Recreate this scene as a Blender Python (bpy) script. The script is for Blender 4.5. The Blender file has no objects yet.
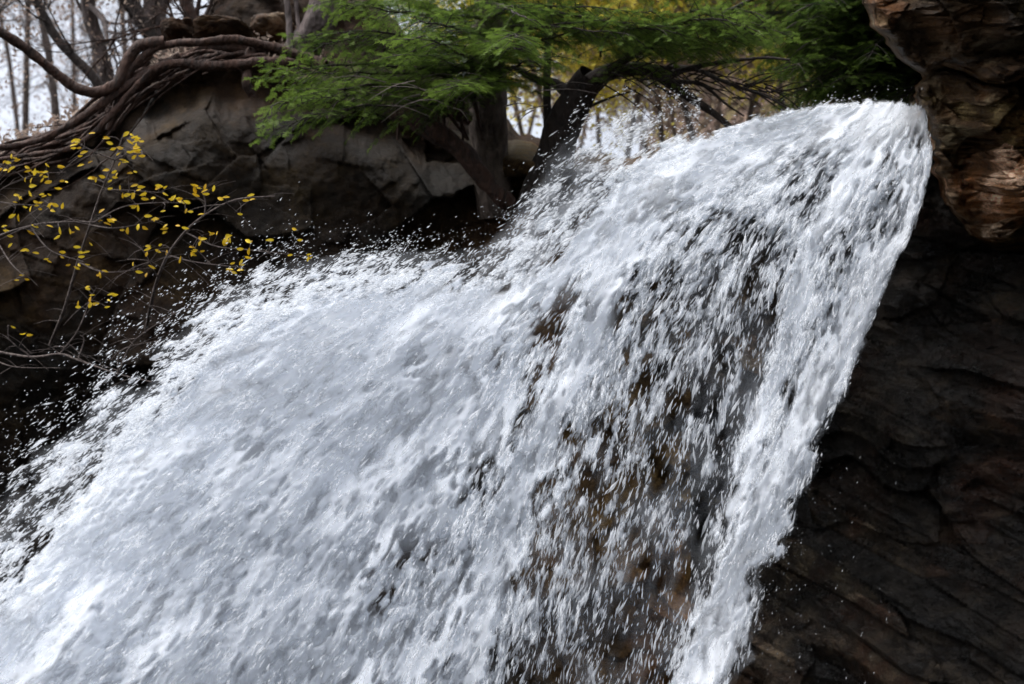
import bpy, math, random
import numpy as np
from mathutils import Vector

R = math.radians
rng = np.random.default_rng(7)
random.seed(7)
scene = bpy.context.scene
COL = scene.collection

# ------------------------------------------------------------------ camera
LENS, PITCH = 50.0, R(22)
W, H = 1024, 684
F = W * LENS / 36.0
CAM = np.array([0.0, 0.0, 1.6])
FWD = np.array([0.0, math.cos(PITCH), math.sin(PITCH)])
UP = np.array([0.0, -math.sin(PITCH), math.cos(PITCH)])
RIGHT = np.array([1.0, 0.0, 0.0])
cd = bpy.data.cameras.new('camera')
cam = bpy.data.objects.new('camera', cd)
COL.objects.link(cam)
cam.location = CAM
cam.rotation_euler = (math.pi / 2 + PITCH, 0, 0)
cd.lens = LENS
cd.sensor_width = 36
cd.clip_end = 3000
cd.clip_start = 0.1
cd.dof.use_dof = True
cd.dof.focus_distance = 8.3
cd.dof.aperture_fstop = 1.6
scene.camera = cam

# ------------------------------------------------------------------ light
SUN_EL, SUN_AZ = R(62), R(-125)          # azimuth measured from +Y towards +X
EXPOSURE = 1.24
world = bpy.data.worlds.new('World')
scene.world = world
world.use_nodes = True
wn = world.node_tree
wn.nodes.clear()
sky = wn.nodes.new('ShaderNodeTexSky')
sky.sky_type = 'NISHITA'
sky.sun_disc = False
sky.sun_elevation = SUN_EL
sky.sun_rotation = SUN_AZ
sky.air_density = 1.0
sky.dust_density = 4.0
sky.ozone_density = 1.0
bg = wn.nodes.new('ShaderNodeBackground')
bg.inputs['Strength'].default_value = 0.15
wo = wn.nodes.new('ShaderNodeOutputWorld')
hs = wn.nodes.new('ShaderNodeHueSaturation')
hs.inputs['Saturation'].default_value = 0.34       # thin overcast: a paler sky
wn.links.new(sky.outputs[0], hs.inputs['Color'])
wn.links.new(hs.outputs[0], bg.inputs[0])
wn.links.new(bg.outputs[0], wo.inputs[0])
sl = bpy.data.lights.new('sun', 'SUN')
sl.energy = 0.9
sl.angle = R(28)
sl.color = (1.0, 0.97, 0.93)
so = bpy.data.objects.new('sun', sl)
COL.objects.link(so)
sd = Vector((math.sin(SUN_AZ) * math.cos(SUN_EL), math.cos(SUN_AZ) * math.cos(SUN_EL), math.sin(SUN_EL)))
so.rotation_euler = sd.to_track_quat('Z', 'Y').to_euler()
scene.view_settings.view_transform = 'Standard'
scene.view_settings.look = 'None'
scene.view_settings.exposure = EXPOSURE
scene.view_settings.gamma = 1
scene.view_settings.use_curve_mapping = False
cy = scene.cycles
cy.max_bounces = 6
cy.diffuse_bounces = 3
cy.glossy_bounces = 2
cy.transmission_bounces = 3
cy.transparent_max_bounces = 14
cy.caustics_reflective = False
cy.caustics_refractive = False
cy.sample_clamp_indirect = 4

# ------------------------------------------------------------------ helpers
def P(px, py, d):
    px = np.asarray(px, float); py = np.asarray(py, float); d = np.asarray(d, float)
    return (CAM + d[..., None] * (FWD + ((px - 512) / F)[..., None] * RIGHT - ((py - 342) / F)[..., None] * UP))

def hsh(ix, iy, iz, seed):
    n = (ix * 374761393 + iy * 668265263 + iz * 2147483647 + seed * 974634777) & 0xffffffff
    n = ((n ^ (n >> 13)) * 1274126177) & 0xffffffff
    n = (n ^ (n >> 16)) & 0xffffffff
    n = (n * 2246822519) & 0xffffffff
    n = n ^ (n >> 15)
    return (n & 0xffffff) / float(0xffffff)

def vnoise(p, seed=0):
    """smooth value noise in [-1,1], p (...,3)"""
    i = np.floor(p).astype(np.int64)
    f = p - i
    f = f * f * f * (f * (f * 6 - 15) + 10)
    r = 0
    for a in (0, 1):
        for b in (0, 1):
            for c in (0, 1):
                w = (f[..., 0] if a else 1 - f[..., 0]) * (f[..., 1] if b else 1 - f[..., 1]) * (f[..., 2] if c else 1 - f[..., 2])
                r = r + w * hsh(i[..., 0] + a, i[..., 1] + b, i[..., 2] + c, seed)
    return r * 2 - 1

def fbm(p, octv=4, seed=0, gain=0.5):
    r, a = 0, 1.0
    for k in range(octv):
        r = r + a * vnoise(p * (2.03 ** k) + 17.3 * k, seed + k * 31)
        a *= gain
    return r

def mesh_np(name, verts, faces, mat, parent=None, smooth=True, attrs=None, fsize=None):
    """faces: (n,3) or (n,4) int array"""
    me = bpy.data.meshes.new(name)
    verts = np.asarray(verts, np.float32).reshape(-1, 3)
    faces = np.asarray(faces, np.int32)
    n, k = faces.shape
    me.vertices.add(len(verts))
    me.vertices.foreach_set('co', verts.ravel())
    me.loops.add(n * k)
    me.loops.foreach_set('vertex_index', faces.ravel())
    me.polygons.add(n)
    me.polygons.foreach_set('loop_start', np.arange(0, n * k, k, dtype=np.int32))
    me.polygons.foreach_set('loop_total', np.full(n, k, np.int32))
    me.polygons.foreach_set('use_smooth', np.full(n, bool(smooth)))
    for an, av in (attrs or {}).items():
        av = np.asarray(av, np.float32)
        if av.ndim == 1:
            at = me.attributes.new(an, 'FLOAT', 'POINT'); at.data.foreach_set('value', av)
        else:
            at = me.attributes.new(an, 'FLOAT_COLOR', 'POINT')
            if av.shape[1] == 3:
                av = np.concatenate([av, np.ones((len(av), 1), np.float32)], 1)
            at.data.foreach_set('color', av.ravel())
    me.update()
    me.validate()
    if mat: me.materials.append(mat)
    o = bpy.data.objects.new(name, me)
    COL.objects.link(o)
    if parent is not None:
        o.parent = parent
        if parent.type == 'EMPTY':
            o.matrix_parent_inverse = parent.matrix_world.inverted() if False else o.matrix_parent_inverse
            # parent sits at its own base: shift the verts into its space
            loc = np.array(parent.location, np.float32)
            me.vertices.foreach_set('co', (verts - loc).ravel())
            me.update()
    return o

def structure(o, label=None):
    o['kind'] = 'structure'
    if label: o['label'] = label
    return o

def tag(o, label, cat, group=None, kind=None):
    o['label'] = label; o['category'] = cat
    if group: o['group'] = group
    if kind: o['kind'] = kind
    return o

def thing(name, loc, label, cat, group=None):
    e = bpy.data.objects.new(name, None)
    e.location = [float(v) for v in loc]
    e.empty_display_size = 0.2
    COL.objects.link(e)
    return tag(e, label, cat, group)

class MB:
    """collects tubes and cards, links them as one mesh"""
    def __init__(s): s.v, s.f, s.n, s.t = [], [], 0, []
    def add(s, v, f, t=0.5):
        v = np.asarray(v, float); s.v.append(v); s.f.append(np.asarray(f) + s.n); s.n += len(v)
        s.t.append(np.full(len(v), t) if np.isscalar(t) else np.asarray(t))
    def tube(s, pts, rad, n=6, rough=0.0, t=0.5):
        pts = np.asarray(pts, float); m = len(pts)
        rad = np.broadcast_to(np.asarray(rad, float), (m,))
        tg = np.gradient(pts, axis=0); tg /= np.linalg.norm(tg, axis=1)[:, None] + 1e-9
        ref = np.array([0.13, 0.27, 0.95]) if abs(tg[:, 2]).mean() < 0.8 else np.array([0.95, 0.2, 0.1])
        a = np.cross(tg, ref); a /= np.linalg.norm(a, axis=1)[:, None] + 1e-9
        b = np.cross(tg, a)
        th = np.arange(n) * 2 * np.pi / n
        rr = rad[:, None] * np.ones(n)
        if rough:
            q = pts[:, None, :] / max(rad.mean(), .01) * 0.6 + np.stack([np.cos(th), np.sin(th), th * 0], -1)[None] * 1.5
            rr = rr * (1 + rough * fbm(q, 3, 5))
        v = pts[:, None, :] + rr[..., None] * (np.cos(th)[None, :, None] * a[:, None, :] + np.sin(th)[None, :, None] * b[:, None, :])
        i = np.arange(m - 1)[:, None] * n; j = np.arange(n)[None, :]; j2 = (j + 1) % n
        f = np.stack([i + j, i + j2, i + n + j2, i + n + j], -1).reshape(-1, 4)
        s.add(v.reshape(-1, 3), f, t)
    def build(s, name, mat, parent=None, smooth=True):
        return mesh_np(name, np.concatenate(s.v), np.concatenate(s.f), mat, parent, smooth, {'tint': np.concatenate(s.t)})

def curve(pts, n):
    """Catmull-Rom through control rows, resampled evenly to n rows"""
    p = np.asarray(pts, float)
    q = np.vstack([2 * p[0] - p[1], p, 2 * p[-1] - p[-2]])
    out = []
    for i in range(1, len(q) - 2):
        t = np.linspace(0, 1, 12, endpoint=False)[:, None]
        a, b, c, d = q[i - 1], q[i], q[i + 1], q[i + 2]
        out.append(0.5 * ((2 * b) + (-a + c) * t + (2 * a - 5 * b + 4 * c - d) * t ** 2 + (-a + 3 * b - 3 * c + d) * t ** 3))
    o = np.vstack(out + [p[-1:]])
    s = np.concatenate([[0], np.cumsum(np.linalg.norm(np.diff(o[:, :2], axis=0), axis=1))])
    u = np.linspace(0, s[-1], n)
    return np.stack([np.interp(u, s, o[:, k]) for k in range(o.shape[1])], 1)

def wcurve(pts, n):
    c = curve(pts, n)
    return P(c[:, 0], c[:, 1], c[:, 2])

def smoothstep(a, b, x):
    t = np.clip((x - a) / (b - a + 1e-9), 0, 1)
    return t * t * (3 - 2 * t)

# ------------------------------------------------------------------ materials
def mat_new(name):
    m = bpy.data.materials.new(name); m.use_nodes = True
    nt = m.node_tree; nt.nodes.clear()
    return m, nt, nt.nodes.new('ShaderNodeOutputMaterial')

def N(nt, typ, **kw):
    n = nt.nodes.new(typ)
    for k, v in kw.items():
        if k.startswith('_'): setattr(n, k[1:], v)
        else: n.inputs[k.replace('_', ' ')].default_value = v
    return n

def ramp(nt, src, stops):
    r = nt.nodes.new('ShaderNodeValToRGB')
    e = r.color_ramp.elements
    while len(e) < len(stops): e.new(0.5)
    for el, (p, c) in zip(e, stops):
        el.position = p; el.color = (*c, 1) if len(c) == 3 else c
    nt.links.new(src, r.inputs[0])
    return r.outputs[0]

def mix(nt, fac, a, b, mode='MIX'):
    m = nt.nodes.new('ShaderNodeMix'); m.data_type = 'RGBA'; m.blend_type = mode
    for inp, v in ((m.inputs[0], fac), (m.inputs[6], a), (m.inputs[7], b)):
        if isinstance(v, (int, float)): inp.default_value = v
        elif isinstance(v, tuple): inp.default_value = (*v, 1)
        else: nt.links.new(v, inp)
    return m.outputs[2]

def rock_mat(name, dark, mid, light, accent, acc_amt=0.5, rough=(0.35, 0.7), bump=0.5, tex_scale=1.0, band=0.0, spec=0.2):
    m, nt, out = mat_new(name)
    L = nt.links.new
    tc = N(nt, 'ShaderNodeTexCoord')
    mp = N(nt, 'ShaderNodeMapping'); L(tc.outputs['Object'], mp.inputs[0])
    mp.inputs['Scale'].default_value = (1, 1, 1.0 + band)
    mp.inputs['Rotation'].default_value = (0.2, 0.35, 0.1)
    n1 = N(nt, 'ShaderNodeTexNoise', Scale=1.6 * tex_scale, Detail=10.0, Roughness=0.7, Distortion=0.15); L(mp.outputs[0], n1.inputs[0])
    n2 = N(nt, 'ShaderNodeTexNoise', Scale=0.7 * tex_scale, Detail=6.0, Roughness=0.65, Distortion=0.3); L(mp.outputs[0], n2.inputs[0])
    n3 = N(nt, 'ShaderNodeTexNoise', Scale=14.0 * tex_scale, Detail=8.0, Roughness=0.75); L(mp.outputs[0], n3.inputs[0])
    c = ramp(nt, n1.outputs[0], [(0.33, dark), (0.5, mid), (0.68, light)])
    a = ramp(nt, n2.outputs[0], [(0.48, (0, 0, 0)), (0.62, (acc_amt,) * 3)])
    c = mix(nt, a, c, accent)
    sp = ramp(nt, n3.outputs[0], [(0.3, (0.45,) * 3), (0.52, (1,) * 3), (0.75, (1.5,) * 3)])
    c = mix(nt, 0.85, c, sp, 'MULTIPLY')
    n4 = N(nt, 'ShaderNodeTexNoise', Scale=45.0 * tex_scale, Detail=5.0, Roughness=0.8); L(mp.outputs[0], n4.inputs[0])
    c = mix(nt, 0.7, c, ramp(nt, n4.outputs[0], [(0.3, (0.5,) * 3), (0.5, (1,) * 3), (0.72, (1.9,) * 3)]), 'MULTIPLY')
    at = N(nt, 'ShaderNodeAttribute', _attribute_name='tone')
    c = mix(nt, 1.0, c, at.outputs['Color'], 'MULTIPLY')
    b = N(nt, 'ShaderNodeBsdfPrincipled'); L(c, b.inputs['Base Color'])
    rr = ramp(nt, n1.outputs[0], [(0.35, (rough[0],) * 3), (0.65, (rough[1],) * 3)]); L(rr, b.inputs['Roughness']); b.inputs['Specular IOR Level'].default_value = spec
    v = N(nt, 'ShaderNodeTexVoronoi', Scale=5.0 * tex_scale); v.feature = 'DISTANCE_TO_EDGE'
    wv = mix(nt, 0.12, mp.outputs[0], n3.outputs['Color']); L(wv, v.inputs[0])
    cr = ramp(nt, v.outputs[0], [(0.0, (0,) * 3), (0.06, (1,) * 3)])
    bm = N(nt, 'ShaderNodeBump', Strength=bump, Distance=0.06); L(n3.outputs[0], bm.inputs['Height'])
    bm2 = N(nt, 'ShaderNodeBump', Strength=bump * 0.6, Distance=0.03); L(cr, bm2.inputs['Height']); L(bm.outputs[0], bm2.inputs['Normal'])
    bm3 = N(nt, 'ShaderNodeBump', Strength=bump, Distance=0.18); L(n1.outputs[0], bm3.inputs['Height']); L(bm2.outputs[0], bm3.inputs['Normal'])
    L(bm3.outputs[0], b.inputs['Normal'])
    L(b.outputs[0], out.inputs[0])
    return m

def bark_mat(name, c0, c1, scale=8, rough=0.85):
    m, nt, out = mat_new(name); L = nt.links.new
    tc = N(nt, 'ShaderNodeTexCoord'); mp = N(nt, 'ShaderNodeMapping'); L(tc.outputs['Object'], mp.inputs[0])
    mp.inputs['Scale'].default_value = (1, 1, 0.3)
    n = N(nt, 'ShaderNodeTexNoise', Scale=scale * 1.5, Detail=8.0, Roughness=0.7, Distortion=0.5); L(mp.outputs[0], n.inputs[0])
    v = N(nt, 'ShaderNodeTexVoronoi', Scale=scale * 3.0); L(mp.outputs[0], v.inputs[0])
    c = ramp(nt, n.outputs[0], [(0.35, c0), (0.62, c1)])
    b = N(nt, 'ShaderNodeBsdfPrincipled', Roughness=rough); L(c, b.inputs['Base Color'])
    bm = N(nt, 'ShaderNodeBump', Strength=0.8, Distance=0.03); L(n.outputs[0], bm.inputs['Height'])
    bm2 = N(nt, 'ShaderNodeBump', Strength=0.8, Distance=0.02); L(v.outputs[0], bm2.inputs['Height']); L(bm.outputs[0], bm2.inputs['Normal'])
    L(bm2.outputs[0], b.inputs['Normal']); L(b.outputs[0], out.inputs[0])
    return m

def leaf_mat(name, c0, c1, trans=0.4, rough=0.6):
    m, nt, out = mat_new(name); L = nt.links.new
    at = N(nt, 'ShaderNodeAttribute', _attribute_name='tint')
    c = ramp(nt, at.outputs['Fac'], [(0.0, c0), (1.0, c1)])
    b = N(nt, 'ShaderNodeBsdfPrincipled', Roughness=rough); L(c, b.inputs['Base Color'])
    b.inputs['Specular IOR Level'].default_value = 0.25
    t = N(nt, 'ShaderNodeBsdfTranslucent'); L(c, t.inputs[0])
    mx = N(nt, 'ShaderNodeMixShader'); mx.inputs[0].default_value = trans
    L(b.outputs[0], mx.inputs[1]); L(t.outputs[0], mx.inputs[2]); L(mx.outputs[0], out.inputs[0])
    return m

def water_mat(name, use_alpha, base=(0.87, 0.91, 0.97), a_mul=1.0):
    m, nt, out = mat_new(name); L = nt.links.new
    b = N(nt, 'ShaderNodeBsdfPrincipled', Roughness=0.5)
    b.inputs['Base Color'].default_value = (*base, 1)
    b.inputs['Specular IOR Level'].default_value = 0.2
    t = N(nt, 'ShaderNodeBsdfTranslucent'); t.inputs[0].default_value = (*base, 1)
    mx = N(nt, 'ShaderNodeMixShader'); mx.inputs[0].default_value = 0.5
    L(b.outputs[0], mx.inputs[1]); L(t.outputs[0], mx.inputs[2])
    tr = N(nt, 'ShaderNodeBsdfTransparent')
    mx2 = N(nt, 'ShaderNodeMixShader')
    if use_alpha:
        at = N(nt, 'ShaderNodeAttribute', _attribute_name='foam')
        L(at.outputs['Fac'], mx2.inputs[0])
    else:
        mx2.inputs[0].default_value = a_mul
    L(tr.outputs[0], mx2.inputs[1]); L(mx.outputs[0], mx2.inputs[2])
    L(mx2.outputs[0], out.inputs[0])
    return m

M = {
 'cliff': rock_mat('cliff_rock', (0.008, 0.007, 0.005), (0.026, 0.0145, 0.0055), (0.084, 0.052, 0.019), (0.055, 0.020, 0.005), 0.35, (0.4, 0.75), 0.6),
 'wet': rock_mat('wet_rock', (0.003, 0.0024, 0.0018), (0.010, 0.0068, 0.0045), (0.055, 0.040, 0.025), (0.028, 0.011, 0.005), 0.6, (0.2, 0.6), 1.0, 2.2, 0.5, 0.5),
 'over': rock_mat('ochre_rock', (0.022, 0.013, 0.007), (0.105, 0.062, 0.030), (0.52, 0.40, 0.26), (0.20, 0.085, 0.025), 0.7, (0.3, 0.6), 1.0, 2.2, 0.3),
 'soil': rock_mat('leaf_litter_soil', (0.03, 0.018, 0.012), (0.07, 0.045, 0.03), (0.15, 0.10, 0.06), (0.12, 0.05, 0.02), 0.5, (0.8, 0.95), 0.8, 2.5),
 'hill': rock_mat('hillside_litter', (0.03, 0.02, 0.015), (0.09, 0.06, 0.045), (0.22, 0.15, 0.12), (0.12, 0.10, 0.02), 0.6, (0.9, 1.0), 0.6, 1.2),
 'bark': bark_mat('hemlock_bark', (0.028, 0.019, 0.015), (0.12, 0.092, 0.075)),
 'palebark': bark_mat('grey_bark', (0.035, 0.027, 0.025), (0.13, 0.10, 0.095), 9),
 'darkbark': bark_mat('dark_bark', (0.008, 0.005, 0.004), (0.03, 0.02, 0.016), 9),
 'root': bark_mat('root_bark', (0.012, 0.0055, 0.0035), (0.062, 0.027, 0.016), 11),
 'twig': bark_mat('twig_bark', (0.06, 0.045, 0.04), (0.15, 0.12, 0.11), 12),
 'needle': leaf_mat('hemlock_needles', (0.012, 0.030, 0.009), (0.15, 0.23, 0.038), 0.45),
 'yellow': leaf_mat('yellow_leaf', (0.60, 0.34, 0.012), (0.90, 0.66, 0.04), 0.35, 0.45),
 'dry': leaf_mat('dry_leaf', (0.22, 0.15, 0.12), (0.42, 0.34, 0.28), 0.5, 0.8),
 'autumn': leaf_mat('autumn_leaf', (0.42, 0.34, 0.03), (0.80, 0.70, 0.14), 0.6, 0.7),
 'foam': water_mat('white_water_sheet', True),
 'drop': water_mat('water_drops', False, (0.90, 0.93, 0.97), 0.42),
 'stream': water_mat('stream_water', False, (0.25, 0.28, 0.3), 1.0),
}

# ------------------------------------------------------------------ rock
def facet(X, Y, size, seed, aniso=1.0, ang=0.0, extra=None, grad=0.35, off=0.25, jit=0.9):
    """blocky joint-plane relief: each cell is a tilted plane. returns offset, per-cell random, edge proximity"""
    c, s = math.cos(ang), math.sin(ang)
    x = (X * c + Y * s) / (size * aniso); y = (-X * s + Y * c) / size
    ix, iy = np.floor(x).astype(np.int64), np.floor(y).astype(np.int64)
    best = np.full(x.shape, 1e9); sec = np.full(x.shape, 1e9)
    val = np.zeros(x.shape); rnd = np.zeros(x.shape)
    for a in (-1, 0, 1):
        for b in (-1, 0, 1):
            jx, jy = ix + a, iy + b
            cx = jx + 0.5 + jit * (hsh(jx, jy, jx * 0, seed) - 0.5); cyy = jy + 0.5 + jit * (hsh(jx, jy, jx * 0, seed + 1) - 0.5)
            d = (x - cx) ** 2 + (y - cyy) ** 2
            v = off * (hsh(jx, jy, jx * 0, seed + 2) - 0.5) * 2 + grad * ((x - cx) * (hsh(jx, jy, jx * 0, seed + 3) - 0.5) * 2 + (y - cyy) * (hsh(jx, jy, jx * 0, seed + 4) - 0.5) * 2)
            r = hsh(jx, jy, jx * 0, seed + 5)
            m = d < best
            sec = np.where(m, best, np.minimum(sec, d))
            val = np.where(m, v, val); rnd = np.where(m, r, rnd); best = np.where(m, d, best)
    return val * size, rnd, np.sqrt(sec) - np.sqrt(best)

def interp(x, pts):
    p = np.asarray(pts, float)
    return np.interp(x, p[:, 0], p[:, 1])

def shepard(px, py, ctrl, power=3.0, k=None, eps=9.0):
    c = np.asarray(ctrl, float)
    sh = px.shape; X = px.ravel(); Y = py.ravel()
    out = np.zeros((len(X), c.shape[1] - 2))
    for i in range(0, len(X), 20000):
        d2 = (X[i:i + 20000, None] - c[None, :, 0]) ** 2 + (Y[i:i + 20000, None] - c[None, :, 1]) ** 2 + eps ** 2
        w = d2 ** (-power / 2 * 1.0)
        w = w / w.sum(1, keepdims=True)
        out[i:i + 20000] = w @ c[:, 2:]
    return out.reshape(sh + (c.shape[1] - 2,))

def grid_faces(nr, nc):
    i = np.arange(nr - 1)[:, None] * nc; j = np.arange(nc - 1)[None, :]
    return np.stack([i + j, i + nc + j, i + nc + j + 1, i + j + 1], -1).reshape(-1, 4)

TOP = [(-500, 215), (-100, 165), (0, 142), (40, 134), (80, 110), (110, 92), (140, 70), (170, 56), (200, 44), (240, 38), (300, 48), (360, 84), (420, 106), (470, 126),
       (520, 140), (560, 152), (620, 156), (700, 150), (760, 135), (820, 125), (880, 120), (925, 112), (960, 108), (1500, 100)]
BASED = [ # px,py,depth of the gorge wall
 (-500, 200, 9.5), (-500, 700, 9.0), (-500, 1300, 8.5), (0, 150, 11.6), (0, 400, 11.2), (0, 700, 10.8), (0, 1300, 10.2), (150, 80, 11.9), (200, 200, 11.5), (200, 450, 11.4),
 (300, 60, 12.0), (350, 180, 11.5), (300, 300, 11.3), (450, 130, 12.0), (450, 230, 11.5), (450, 400, 11.6), (400, 700, 11.2), (560, 160, 11.2), (560, 300, 11.3), (700, 150, 10.8),
 (700, 300, 11.4), (700, 500, 11.3), (700, 700, 11.0), (820, 125, 10.4), (820, 250, 11.0), (820, 450, 10.8), (820, 700, 10.3), (920, 112, 10.2), (935, 180, 9.75), (930, 300, 9.9),
 (930, 450, 9.7), (930, 684, 9.4), (1050, 200, 9.3), (1050, 400, 9.2), (1050, 684, 8.8), (1050, 1300, 8.3), (1500, 200, 7.8), (1500, 700, 7.5), (1500, 1300, 7.2), (700, 1300, 10.2)]

def cliff():
    nc, nr = 860, 560
    px = np.concatenate([np.linspace(-500, -30, 60, endpoint=False), np.linspace(-30, 1054, 740, endpoint=False), np.linspace(1054, 1500, 60)])[None, :] * np.ones((nr, 1))
    v = np.linspace(0, 1, nr)[:, None]
    top = interp(px[0], TOP)
    top = top + 5 * fbm(np.stack([px[0] / 23, px[0] * 0, px[0] * 0], -1), 3, 3)
    py = top[None, :] + (1350 - top[None, :]) * (0.75 * v ** 1.3 + 0.25 * v)
    d = shepard(px, py, BASED, 4.0, eps=60)[..., 0]
    X, Y = px * d / F, py * d / F
    wx = 0.05 * fbm(np.stack([X, Y, X * 0], -1) * 1.6, 4, 11); wy = 0.05 * fbm(np.stack([X, Y, X * 0], -1) * 1.6, 4, 12)
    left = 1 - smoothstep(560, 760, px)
    o1, r1, e1 = facet(X + wx, Y + wy, 1.1, 21, 1.25, -0.65, off=0.28, grad=0.55)
    o2, r2, e2 = facet(X + wx, Y + wy, 0.42, 41, 1.6, -0.5, off=0.22, grad=0.5)
    o3, r3, e3 = facet(X + wx * .5, Y + wy * .5, 0.15, 61, 2.0, 0.25, off=0.2, grad=0.5)
    q = np.stack([X, Y, X * 0], -1)
    nz = fbm(q * 1.7, 5, 71)
    ridg = 1 - np.abs(fbm(q * np.array([1.2, 2.6, 1]) + 5, 5, 81))
    hf = fbm(q * 13, 4, 72)
    dl = o1 * 0.6 + o2 * 0.45 + nz * 0.05 + o3 * .38 + hf * .012
    dr = o1 * 0.25 + o2 * 0.5 + o3 * 1.0 + nz * 0.04 + hf * .016
    rel = dl * left + dr * (1 - left)
    lip = smoothstep(0.0, 0.05, v) 
    rel = rel * (0.35 + 0.65 * lip) + (1 - left) * .035 * fbm(q * 7, 4, 91)
    # overhung shadowy band just below the roots on the left ledge, undercut under the fall
    under = np.exp(-((py - top[None, :] - 42) / 26) ** 2) * left
    d = d + rel + 0.35 * under
    # rounded brow at the top
    brow = np.clip(1 - (py - top[None, :]) / 26, 0, 1)
    d = d + 0.9 * brow ** 2.5
    pts = P(px, py, d)
    tone = (0.72 + 0.45 * r1 + 0.45 * (r2 - 0.5) + .3 * (r3 - .5)) * (0.6 + 0.4 * smoothstep(0.0, 0.07, e1))
    # hues: the left wall olive-brown, right wall dark and wet
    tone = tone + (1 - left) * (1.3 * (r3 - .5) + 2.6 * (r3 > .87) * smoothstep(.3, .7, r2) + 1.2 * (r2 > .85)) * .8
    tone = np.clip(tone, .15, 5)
    hue = np.stack([1.0 + 0.10 * (r1 - .5), np.ones_like(r1), 0.92 + 0.25 * (r2 - .5)], -1)
    behind = smoothstep(470, 560, px) * (1 - smoothstep(740, 830, px))  # rock colour painted lighter behind the fall to lift the shade there
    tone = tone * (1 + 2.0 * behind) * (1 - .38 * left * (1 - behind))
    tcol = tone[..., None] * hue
    # plateau: from the brow back to the woods
    nb = 26
    t = (np.linspace(0, 1, nb + 1)[1:]) ** 2
    row = pts[0]
    back = row[None] + np.stack([np.zeros(nb), t * 60, 0.0 * t], -1)[:, None, :]
    back[..., 2] += 0.12 * fbm(back * 1.2, 3, 5) * np.minimum(1, t * 30)[:, None] + (t * 3)[:, None]
    allp = np.concatenate([back[::-1], pts], 0)
    # split into dry left wall and wet right wall materials through the shared mesh
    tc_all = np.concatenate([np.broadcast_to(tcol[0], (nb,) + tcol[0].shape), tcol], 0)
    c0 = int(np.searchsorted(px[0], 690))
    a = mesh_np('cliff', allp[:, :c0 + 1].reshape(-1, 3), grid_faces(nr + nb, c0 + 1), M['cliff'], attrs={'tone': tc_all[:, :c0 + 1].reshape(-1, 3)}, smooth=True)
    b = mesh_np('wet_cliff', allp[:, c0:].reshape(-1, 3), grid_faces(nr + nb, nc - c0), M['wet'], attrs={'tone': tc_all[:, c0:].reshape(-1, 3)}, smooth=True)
    structure(a); structure(b)
    return px, py, d
cliff()

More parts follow.
